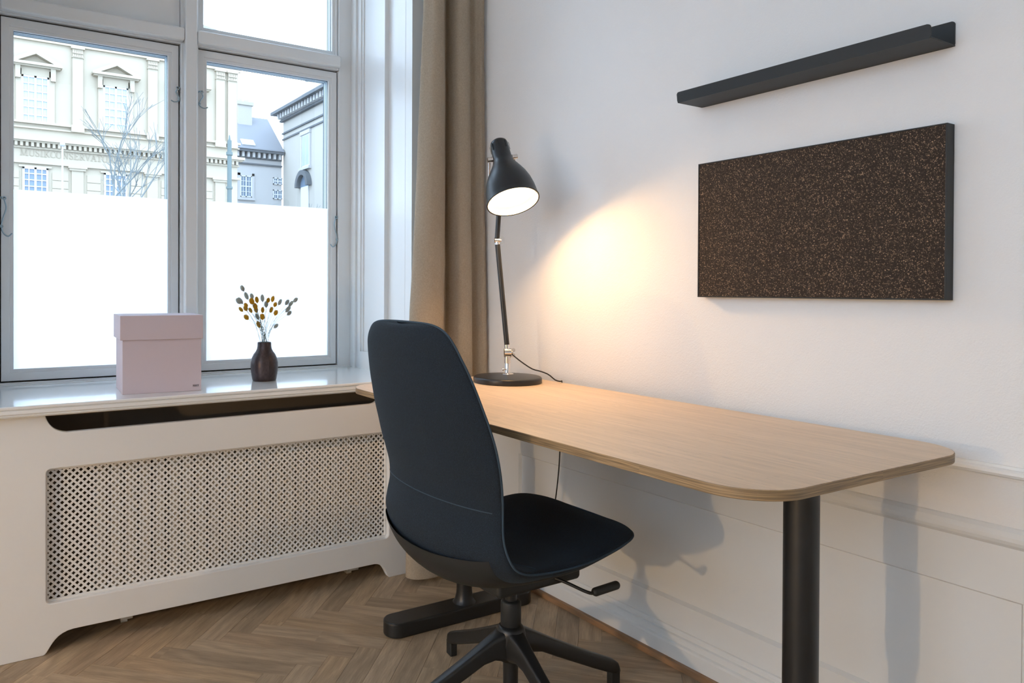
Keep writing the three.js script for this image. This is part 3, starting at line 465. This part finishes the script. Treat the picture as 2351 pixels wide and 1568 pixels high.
// ---------------------------------------------------------------- curtain
{
  const t = thing('curtain', 'heavy beige linen curtain hanging in folds in the corner behind the desk lamp', 'curtain', [-0.17, 0.02, 0.11]);
  const rows = [[2.98, [[-0.270, .088], [-0.283, .105], [-0.272, .135], [-0.262, .155], [-0.238, .150], [-0.178, .070], [-0.174, .090], [-0.160, .124], [-0.118, .130], [-0.079, .090], [-0.058, .100], [-0.037, .104], [-0.019, .099], [-0.009, .085]]],
    [2.10, [[-0.280, .088], [-0.299, .105], [-0.288, .135], [-0.275, .155], [-0.240, .150], [-0.177, .070], [-0.173, .090], [-0.158, .125], [-0.115, .130], [-0.077, .090], [-0.056, .100], [-0.035, .105], [-0.017, .100], [-0.008, .085]]],
    [1.37, [[-0.300, .088], [-0.332, .105], [-0.320, .140], [-0.297, .160], [-0.240, .155], [-0.176, .070], [-0.174, .090], [-0.150, .130], [-0.104, .135], [-0.074, .090], [-0.052, .102], [-0.030, .112], [-0.013, .104], [-0.006, .086]]],
    [0.98, [[-0.320, .088], [-0.357, .110], [-0.345, .145], [-0.307, .165], [-0.246, .160], [-0.175, .072], [-0.170, .090], [-0.140, .135], [-0.100, .140], [-0.071, .095], [-0.046, .115], [-0.025, .125], [-0.012, .118], [-0.005, .095]]],
    [0.02, [[-0.330, .090], [-0.372, .115], [-0.358, .150], [-0.315, .170], [-0.250, .165], [-0.176, .078], [-0.168, .096], [-0.134, .142], [-0.098, .146], [-0.068, .100], [-0.042, .122], [-0.023, .132], [-0.012, .124], [-0.005, .100]]]];
  const curves = rows.map(([, p]) => new THREE.CatmullRomCurve3(p.map(([x, z]) => V3(x, 0, z)), false, 'centripetal')), NU = 150, NV = 70, pos = [], uv = [], idx = [];
  for (let j = 0; j <= NV; j++) {
    const y = 0.02 + 2.96 * j / NV; let k = 0; while (k < rows.length - 2 && y < rows[k + 1][0]) k++;
    const f = (y - rows[k + 1][0]) / (rows[k][0] - rows[k + 1][0]);
    let len = 0, last = null;
    for (let i = 0; i <= NU; i++) {
      const a = curves[k].getPoint(i / NU), b = curves[k + 1].getPoint(i / NU), p = b.lerp(a, f), w = 0.0022 * (n64(i * 0.12, y * 6) - 0.5) + 0.0016 * (n64(i * 0.3 + 7, y * 11) - 0.5);
      p.z += w; p.x += w * 0.5; if (last) len += p.distanceTo(last); last = p.clone();
      pos.push(p.x + 0.17, y - 0.02, p.z - 0.11); uv.push(len / 0.25, y / 0.25);
    }
  }
  for (let j = 0; j < NV; j++) for (let i = 0; i < NU; i++) { const a = j * (NU + 1) + i, b = a + NU + 1; idx.push(a, a + 1, b, b, a + 1, b + 1); }
  const g = new THREE.BufferGeometry(); g.setAttribute('position', new THREE.Float32BufferAttribute(pos, 3)); g.setAttribute('uv', new THREE.Float32BufferAttribute(uv, 2)); g.setIndex(idx); g.computeVertexNormals();
  part('cloth', g, M.linen, t);
}

// ---------------------------------------------------------------- on the wall
{
  const t = thing('cork_board', 'dark brown cork pinboard in a black frame on the wall above the desk', 'pinboard', [0, 1.0505, 1.401]);
  const w = 0.3005, h = 0.363;
  const fr = ring(-w, w, 0, h, -w + 0.003, w - 0.003, 0.003, h - 0.003, 0, 0.032, 0.0008).rotateY(-Math.PI / 2);
  part('frame', fr, M.blackMatt, t, 'black metal frame');
  part('cork_sheet', uvm(box(-0.0305, -0.002, 0.0025, h - 0.0025, -w + 0.0025, w - 0.0025), 0.42), M.cork, t, 'dark granulated cork');
}
{
  const t = thing('wall_shelf', 'narrow black metal picture ledge on the wall above the cork board', 'shelf', [0, 1.574, 1.394]);
  const plate = (w, h, r, d) => new THREE.ExtrudeGeometry((() => { const s = new THREE.Shape(); rectPath(s, -w, w, 0, h, r); return s; })(), { depth: d, bevelEnabled: false, curveSegments: 8 });
  part('back_plate', plate(0.3075, 0.0525, 0.007, 0.003).rotateY(-Math.PI / 2), M.blackMatt, t);
  part('tray', rbox(-0.101, 0, 0, 0.003, -0.3075, 0.3075, 0.001), M.blackMatt, t);
  part('front_lip', plate(0.3075, 0.0285, 0.007, 0.003).rotateY(-Math.PI / 2).rotateZ(0.12).translate(-0.0985, 0, 0), M.blackMatt, t);
}

// ---------------------------------------------------------------- on the sill
const font = async (n) => new FontLoader().loadAsync('fonts/droid/' + n + '.typeface.json');
const sansBold = await font('droid_sans_bold'), serif = await font('droid_serif_regular');
function text(f, s, size, depth) { const g = new TextGeometry(s, { font: f, size, depth, curveSegments: 4, bevelEnabled: false }); g.computeBoundingBox(); return g.translate(-g.boundingBox.min.x, -g.boundingBox.min.y, 0); }
{
  const t = thing('storage_box', 'dusty lilac cardboard box with a deep lid on the window sill', 'box', [-1.324, 0.735, -0.0227], -0.075);
  const W = 0.242, D = 0.205;
  part('body', rbox(0.0, W, 0.0, 0.20, -D, 0, 0.0012), M.lilac, t);
  const lid = join(rbox(-0.0075, W + 0.0045, 0.1705, 0.2475, -D - 0.0045, 0.0055, 0.0014));
  part('lid', lid, M.lilac, t);
  part('lettering', text(sansBold, 'HAY', 0.0072, 0.0003).translate(0.2155, 0.0135, 0.0002), M.ink, t, 'small black printed word');
}
{
  part('body', lathe([[0, 0.002], [0.038, 0.002], [0.0415, 0.0], [0.0435, 0.006], [0.0470, 0.025], [0.0490, 0.048], [0.0485, 0.066], [0.0455, 0.082], [0.0390, 0.096], [0.0315, 0.106], [0.0268, 0.115], [0.0250, 0.126], [0.0246, 0.138], [0.0236, 0.1395], [0.0226, 0.138], [0.0222, 0.12], [0.026, 0.108], [0.040, 0.09], [0.044, 0.05], [0.040, 0.008], [0, 0.006]], 56), M.glaze, thing('vase', 'small dark brown glazed bottle vase holding dried grasses on the window sill', 'vase', [-0.812, 0.735, -0.158]));
  const yellow = [[-0.058, 0.288, 0.031], [-0.029, 0.293, 0.001], [-0.08, 0.274, 0.033], [-0.078, 0.258, -0.029], [-0.073, 0.262, 0.008], [-0.049, 0.255, -0.009], [-0.042, 0.27, 0.021], [-0.024, 0.258, -0.023], [-0.076, 0.231, 0.026], [-0.008, 0.256, 0.003], [-0.018, 0.232, 0.028], [-0.021, 0.203, -0.002], [0.016, 0.291, -0.005], [0.024, 0.296, 0.02], [0.028, 0.276, 0.034], [0.029, 0.256, -0.009], [0.031, 0.246, 0.033]];
  const grey = [[-0.092, 0.334, 0.03], [-0.06, 0.307, -0.023], [-0.05, 0.306, 0.008], [-0.094, 0.29, 0.014], [-0.107, 0.289, 0.031], [-0.012, 0.299, 0.012], [0.016, 0.276, -0.026], [0.059, 0.284, 0.0], [0.087, 0.283, 0.0], [0.102, 0.278, 0.0], [0.107, 0.292, 0.032], [0.095, 0.257, -0.011], [0.103, 0.242, -0.019], [-0.028, 0.233, 0.002], [0.04, 0.197, 0.01]];
  // seed head: an egg of overlapping bracts with fine bristles
  const headGeo = (R, Hh) => { const g = [new THREE.SphereGeometry(1, 12, 10).scale(R * 0.8, Hh * 0.5, R * 0.8)]; for (let k = 0; k < 110; k++) { const v = 1 - 2 * (k + 0.5) / 110, a = k * 2.39996, s = Math.sqrt(1 - v * v), n = V3(s * Math.cos(a), v, s * Math.sin(a)), c = new THREE.ConeGeometry(R * 0.16, R * 0.75, 4).translate(0, R * 0.25, 0); c.applyQuaternion(new THREE.Quaternion().setFromUnitVectors(V3(0, 1, 0), V3(n.x * 0.75, 0.75 + n.y * 0.4, n.z * 0.75).normalize())); g.push(c.translate(n.x * R * 0.8, n.y * Hh * 0.5, n.z * R * 0.8)); } return join(g); };
  const HY = [headGeo(0.0075, 0.019), headGeo(0.0068, 0.022)], HG = [headGeo(0.007, 0.021), headGeo(0.0062, 0.023)];
  const mk = (list, hs, m, label) => list.forEach(([x, y, z], i) => {
    const t = thing('dried_grass', label, 'dried flower', [-0.812, 0.735, -0.158], 0, 'dried canary grass stems in the vase');
    const a = i * 2.4, r = 0.014 * Math.sqrt(rnd()), m0 = V3(r * Math.cos(a), 0.132, r * Math.sin(a)), low = V3(-m0.x * 0.6, 0.045, -m0.z * 0.6), hd = V3(x, y, z), mid = m0.clone().lerp(hd, 0.55).add(V3(-x * 0.12, 0.008, -z * 0.1));
    const end = hd.clone().sub(mid).normalize();
    part('stem', tube([low.toArray(), m0.toArray(), mid.toArray(), hd.clone().addScaledVector(end, -0.008).toArray()], 0.0006, 16, 5), M.stem, t);
    const h = part('seed_head', hs[i % 2], m, t); h.position.copy(hd); h.quaternion.setFromUnitVectors(V3(0, 1, 0), end.lerp(V3(0, 1, 0), 0.15).normalize()); const s = rr(0.85, 1.15); h.scale.set(s, s, s);
  });
  mk(yellow, HY, M.ochre, 'dried grass with an ochre yellow seed head in the vase');
  mk(grey, HG, M.sage, 'dried grass with a pale grey-green seed head in the vase');
}

// ---------------------------------------------------------------- outdoors
struct('ground', 'street outside the window', box(-70, 90, -1.6, -1.2, -130, -0.62), M.asphalt);
function casements(parent, bx, x0, x1, y0, y1, z, cols, rowsN, glassMat, wide = 0.10, thin = 0.05) {
  // bx(x0,x1,y0,y1,z0,z1): box in the facade's own axes; the pieces of one window
  const win = part('window', join(bx(x0, x0 + wide, y0, y1, z, z + 0.10), bx(x1 - wide, x1, y0, y1, z, z + 0.10), bx(x0, x1, y0, y0 + wide, z, z + 0.10), bx(x0, x1, y1 - wide, y1, z, z + 0.10), bx((x0 + x1) / 2 - wide * 0.55, (x0 + x1) / 2 + wide * 0.55, y0, y1, z, z + 0.10),
    ...Array.from({ length: rowsN - 1 }, (_, i) => { const y = y0 + (y1 - y0) * (i + 1) / rowsN; return bx(x0, x1, y - (i === Math.floor(rowsN / 2) - 1 && rowsN % 2 === 0 ? wide : thin) * 0.5, y + (i === Math.floor(rowsN / 2) - 1 && rowsN % 2 === 0 ? wide : thin) * 0.5, z, z + 0.09); }),
    ...[0.25, 0.75].map((f) => { const x = x0 + (x1 - x0) * f; return bx(x - thin / 2, x + thin / 2, y0, y1, z, z + 0.08); })), M.casement, parent);
  for (let i = 0; i < 4; i++) for (let j = 0; j < rowsN; j++) part('pane', bx(x0 + (x1 - x0) * i / 4 + 0.01, x0 + (x1 - x0) * (i + 1) / 4 - 0.01, y0 + (y1 - y0) * j / rowsN + 0.01, y0 + (y1 - y0) * (j + 1) / rowsN - 0.01, z + 0.01, z + 0.03), glassMat, win);
}
{
  // conservatory: cream neoclassical front, parallel to the street
  const Z = -42.4, b = thing('conservatory_building', 'cream neoclassical building with pediments, pilasters and a carved name across the street', 'building', [3.6, -1.2, Z]);
  const bx = (x0, x1, y0, y1, z0, z1) => box(x0 - 3.6, x1 - 3.6, y0 + 1.2, y1 + 1.2, z0, z1), F = bx;
  part('wall', F(-20, 12.7, -1.2, 15.6, -14, 0), M.facade, b);
  part('architrave', join(F(-20, 12.85, 14.3, 14.5, 0, 0.16), F(-20, 12.95, 14.5, 15.3, 0, 0.10), F(-20, 13.2, 15.3, 15.8, 0, 0.55), F(-20, 13.35, 15.8, 16.2, 0, 0.85)), M.facade, b);
  const dent = []; for (let x = -8; x < 12.7; x += 0.26) dent.push(F(x, x + 0.14, 8.62, 8.84, 0.04, 0.26));
  part('cornice', join(F(-20, 13.05, 8.92, 9.08, 0, 0.42), F(-20, 12.95, 8.84, 8.92, 0, 0.30), F(-20, 12.8, 8.52, 8.62, 0, 0.10), F(-20, 12.85, 7.72, 7.86, 0, 0.16)), M.facadeTrim, b);
  part('dentils', join(dent), M.facadeTrim, b);
  part('sill_band', join(F(-20, 12.8, 9.60, 9.68, 0, 0.14), F(-20, 12.85, 9.86, 9.98, 0, 0.20)), M.facadeTrim, b);
  for (const x of [-4.3, -0.32, 3.66, 7.64, 11.6, 12.33]) {
    const w = 0.27;
    part('pilaster', join(F(x - w, x + w, 9.98, 13.7, 0, 0.16), F(x - w - 0.06, x + w + 0.06, 9.62, 10.0, 0, 0.24)), M.facadeTrim, b);
    const leaf = []; for (let i = 0; i < 5; i++) for (let r = 0; r < 2; r++) leaf.push(new THREE.ConeGeometry(0.07, 0.26, 6).translate(x - 3.6 - w + 0.06 + i * (2 * w - 0.12) / 4, 13.86 + r * 0.2 + 1.2, 0.2));
    part('capital', join(F(x - w - 0.03, x + w + 0.03, 13.70, 13.76, 0, 0.22), F(x - w, x + w, 13.76, 14.2, 0, 0.18), F(x - w - 0.08, x + w + 0.08, 14.18, 14.3, 0, 0.28), ...leaf), M.facadeTrim, b);
    if (x < 12) part('lower_pilaster', join(F(x - 0.30, x + 0.30, -1.2, 7.5, 0, 0.12), F(x - 0.42, x + 0.42, 7.50, 7.62, 0, 0.20), F(x - 0.48, x + 0.48, 7.62, 7.74, 0, 0.26)), M.facadeTrim, b);
  }
  // rusticated joints of the lower storey: courses stand proud of narrow grooves
  const courses = []; for (let y = -1.0; y < 7.3; y += 0.44) for (const [a, c] of [[-3.7, -0.75], [0.10, 0.80], [2.40, 3.2], [4.15, 4.85], [6.45, 7.2], [8.15, 8.90], [10.5, 11.15]]) courses.push(F(a, c, y, y + 0.40, 0, 0.05));
  part('rusticated_courses', join(courses), M.facade, b).userData.kind = 'stuff';
  for (const x of [-2.45, 1.58, 5.64, 9.68]) {
    const w = 0.67;
    part('window_surround', join(F(x - w - 0.26, x - w, 9.98, 12.75, 0, 0.14), F(x + w, x + w + 0.26, 9.98, 12.75, 0, 0.14), F(x - w - 0.26, x + w + 0.26, 12.42, 12.85, 0, 0.14), F(x - w - 0.30, x - w - 0.06, 12.2, 12.9, 0, 0.34), F(x + w + 0.06, x + w + 0.30, 12.2, 12.9, 0, 0.34)), M.facadeTrim, b);
    casements(b, F, x - w, x + w, 9.90, 12.42, 0.02, 4, 6, M.outGlassPale);
    const ped = new THREE.Shape(); ped.moveTo(-1.28, 0); ped.lineTo(1.28, 0); ped.lineTo(1.28, 0.12); ped.lineTo(0, 0.80); ped.lineTo(-1.28, 0.12); ped.lineTo(-1.28, 0);
    const hole = new THREE.Path([[-0.86, 0.14], [0, 0.58], [0.86, 0.14]].map(([p, q]) => new THREE.Vector2(p, q))); ped.holes.push(hole);
    part('pediment', join(new THREE.ExtrudeGeometry(ped, { depth: 0.55, bevelEnabled: false }).translate(x - 3.6, 12.92 + 1.2, 0), F(x - 1.2, x + 1.2, 12.85, 12.94, 0, 0.40), new THREE.ExtrudeGeometry(shapeOf([[-0.9, 0.1], [0.9, 0.1], [0, 0.62]]), { depth: 0.12, bevelEnabled: false }).translate(x - 3.6, 12.92 + 1.2, 0)), M.facadeTrim, b);
    part('lower_surround', join(F(x - 0.80, x + 0.80, 7.52, 7.62, 0, 0.10)), M.facadeTrim, b);
    casements(b, F, x - 0.62, x + 0.62, 4.8, 7.52, 0.02, 4, 8, M.outGlass);
  }
  const tx = text(serif, 'MUSIKCONSERVATORIUM', 0.36, 0.03); tx.computeBoundingBox(); const sx = 5.58 / tx.boundingBox.max.x;
  part('lettering', tx.scale(sx, 1, 1).translate(0.85 - 3.6, 8.13 + 1.2, 0.005), M.letter, b, 'carved capital letters of the name');
  // hipped slate roof with skylights
  const rp = [-24, 16.3, 0.5, 13.2, 16.2, 0.5, 13.2, 16.2, -15, -24, 16.2, -15, 5.7, 20.7, -7.2, -24, 20.7, -7.2].map((v, i) => v + [-3.6, 1.2, 0][i % 3]);
  const rg = new THREE.BufferGeometry(); rg.setAttribute('position', new THREE.Float32BufferAttribute(rp, 3)); rg.setIndex([0, 1, 4, 0, 4, 5, 1, 2, 4, 2, 3, 5, 2, 5, 4]);
  const rgn = rg.toNonIndexed(); rgn.computeVertexNormals();
  const roof = part('roof', rgn, M.slate, b);
  for (const x of [1.9, 2.65, 5.2, 6.0]) part('skylight', new THREE.BoxGeometry(0.62, 0.9, 0.08).rotateX(-0.97).translate(x - 3.6, 18.0 + 1.2, -2.55), M.casement, roof);
}
{
  // slate-roofed wing further back
  const Z = -70.4, b = thing('slate_roofed_wing', 'pale wing with a steep slate roof and a chimney at the end of the street', 'building', [24, -1.2, Z]);
  const F = (x0, x1, y0, y1, z0, z1) => box(x0 - 24, x1 - 24, y0 + 1.2, y1 + 1.2, z0, z1);
  part('wall', F(16, 26.4, -1.2, 15.0, -8, 0), M.stonePale, b);
  const br = []; for (let x = 16; x < 26.1; x += 0.55) br.push(F(x, x + 0.24, 14.25, 14.75, 0, 0.55));
  part('cornice', join(F(16, 26.4, 14.75, 15.1, 0, 0.8), F(16, 26.4, 13.55, 13.7, 0, 0.2)), M.slateDark, b); part('brackets', join(br), M.stonePale, b); part('frieze', F(16, 26.4, 14.15, 14.75, 0, 0.1), M.slateDark, b);
  const rg = new THREE.ExtrudeGeometry(shapeOf([[-15, 15.0], [0.9, 15.0], [-4.2, 19.35], [-10, 19.35]].map(([z, y]) => [-z, y + 1.2])), { depth: 10.4, bevelEnabled: false }).rotateY(Math.PI / 2).translate(16 - 24, 0, 0);
  const roof = part('roof', rg, M.slate, b);
  part('chimney', join(F(22.7, 24.2, 17.6, 20.5, -4.2, -2.8), F(22.55, 24.35, 20.2, 20.55, -4.35, -2.65), F(22.9, 23.3, 20.5, 20.95, -3.7, -3.3), F(23.6, 24.0, 20.5, 20.9, -3.7, -3.3)), M.stoneGrey, roof);
  part('skylight', new THREE.BoxGeometry(1.35, 1.0, 0.1).rotateX(-0.86).translate(22.75 - 24, 15.75 + 1.2, 0.13), M.casement, roof);
  casements(b, F, 22.0, 23.2, 10.25, 12.4, 0.02, 4, 4, M.outGlass); part('window_surround', join(F(21.75, 22.0, 10.1, 12.65, 0, 0.12), F(23.2, 23.45, 10.1, 12.65, 0, 0.12), F(21.75, 23.45, 12.4, 12.7, 0, 0.12), F(21.7, 23.5, 9.95, 10.2, 0, 0.25)), M.stonePale, b);
  casements(b, F, 25.45, 26.45, 11.75, 12.45, 0.02, 4, 2, M.outGlass); casements(b, F, 25.45, 26.45, 10.25, 11.2, 0.02, 4, 2, M.outGlass);
}
{
  // building on the right, its long side running away from us
  const b = thing('corner_building', 'beige corner building with a bracketed cornice and an arched doorway at the right', 'building', [32, -1.2, -58]);
  const F = (x0, x1, y0, y1, z0, z1) => box(x0 - 32, x1 - 32, y0 + 1.2, y1 + 1.2, z0 + 58, z1 + 58);
  const G = (z0, z1, y0, y1, d0, d1) => F(26.5 - d1, 26.5 - d0, y0, y1, z0, z1);
  part('wall', F(26.5, 38, -1.2, 18.4, -70.2, -40), M.stoneGrey, b);
  const br = []; for (let z = -70; z < -50; z += 0.7) br.push(G(z, z + 0.32, 18.35, 18.85, 0, 0.75));
  part('cornice', join(G(-70.9, -40, 18.85, 19.15, 0, 1.15), G(-70.4, -40, 18.15, 18.35, 0, 0.35), G(-70.3, -40, 16.9, 17.05, 0, 0.15), G(-70.3, -40, 16.3, 16.45, 0, 0.12)), M.slateDark, b);
  part('brackets', join(br), M.stonePale, b);
  const rg = new THREE.ExtrudeGeometry(shapeOf([[25.5, 19.1], [38, 19.1], [33, 24.5]].map(([x, y]) => [x - 32, y + 1.2])), { depth: 31, bevelEnabled: false }).translate(0, 0, -71 + 58);
  const roof = part('roof', rg, M.slateDark, b);
  part('dormer', join(F(26.6, 29.5, 19.3, 21.1, -64.2, -62.2), F(26.4, 29.6, 21.0, 21.25, -64.4, -62.0)), M.casement, roof);
  for (const z of [-64.2]) {
    part('window', join(G(z - 0.88, z + 0.88, 12.8, 15.9, 0.02, 0.08)), M.casement, b);
    part('pane', join(G(z - 0.78, z - 0.06, 12.95, 15.75, 0.06, 0.10), G(z + 0.06, z + 0.78, 12.95, 15.75, 0.06, 0.10)), M.outGlassPale, b);
    part('window_surround', join(G(z - 1.15, z - 0.88, 12.6, 16.2, 0, 0.14), G(z + 0.88, z + 1.15, 12.6, 16.2, 0, 0.14), G(z - 1.2, z + 1.2, 15.9, 16.25, 0, 0.2), G(z - 1.25, z + 1.25, 12.5, 12.75, 0, 0.3)), M.stonePale, b);
  }
  const arch = new THREE.Shape(); arch.moveTo(-1.55, 0); arch.absarc(0, 0, 1.55, Math.PI, 0, true); arch.lineTo(1.1, 0); arch.absarc(0, 0, 1.1, 0, Math.PI, false); arch.lineTo(-1.55, 0);
  const ag = new THREE.ExtrudeGeometry(arch, { depth: 0.5, bevelEnabled: false, curveSegments: 16 }).rotateY(-Math.PI / 2).translate(26.5 - 32, 10.9 + 1.2, -64.4 + 58);
  part('arch', ag, M.slateDark, b);
  const tym = new THREE.Shape(); tym.absarc(0, 0, 1.1, 0, Math.PI); part('tympanum', new THREE.ExtrudeGeometry(tym, { depth: 0.08, bevelEnabled: false, curveSegments: 16 }).rotateY(-Math.PI / 2).translate(26.5 - 32, 10.9 + 1.2, -64.4 + 58), M.outGlass, b);
  part('doorway', join(G(-65.3, -63.5, -1.2, 10.9, 0.02, 0.10)), M.casement, b);
}
function tree(label, x, z, h, spread, n) {
  const t = thing('bare_tree', label, 'tree', [x, -1.2, z]), g = [];
  const grow = (p, d, len, r, depth) => {
    const q = p.clone().addScaledVector(d, len), m = p.clone().lerp(q, 0.5).add(V3(rr(-1, 1), 0, rr(-1, 1)).multiplyScalar(len * 0.04));
    g.push(tube([p.toArray(), m.toArray(), q.toArray()], r, 4, 5));
    if (depth === 0) return;
    const k = depth > 2 ? 3 : 3;
    for (let i = 0; i < k; i++) { const nd = d.clone().add(V3(rr(-1, 1), rr(-0.15, 0.5), rr(-1, 1)).multiplyScalar(spread)).normalize(); grow(p.clone().lerp(q, rr(0.55, 1)), nd, len * rr(0.55, 0.75), r * 0.6, depth - 1); }
  };
  grow(V3(0, 0, 0), V3(0.02, 1, 0).normalize(), h * 0.46, 0.085, n);
  part('branches', join(g), M.bark, t);
}
tree('bare street tree before the cream conservatory front', 3.2, -30.4, 9.4, 0.62, 5);
tree('slim bare tree before the beige corner building', 17.4, -44, 8.8, 0.5, 4);
{ const t = thing('tram_mast', 'dark weathered mast standing at the corner of the cream building', 'mast', [9.09, -1.2, -32.4]); part('shaft', join(rod([0, 0, 0], [0, 9.3, 0], 0.13, 0.10, 10)), M.postGreen, t); part('band', join(rod([0, 8.6, 0], [0, 8.75, 0], 0.15), rod([0, 7.0, 0], [0, 7.1, 0], 0.15)), M.postGreen, t); part('cap', rod([0, 9.3, 0], [0, 9.55, 0], 0.06, 0.02, 10), M.postGreen, t); }
{ const t = thing('street_lamp', 'slender pale street lamp post before the lower windows', 'street lamp', [1.62, -1.2, -30]); part('post', rod([0, 0, 0], [0, 7.9, 0], 0.06, 0.035, 8), M.stonePale, t); part('head', new THREE.SphereGeometry(0.10, 10, 8).translate(0, 7.95, 0), M.stonePale, t); }

scene.traverse((o) => { if (o.isMesh) { o.castShadow = true; o.receiveShadow = true; } });
renderer.render(scene, camera);
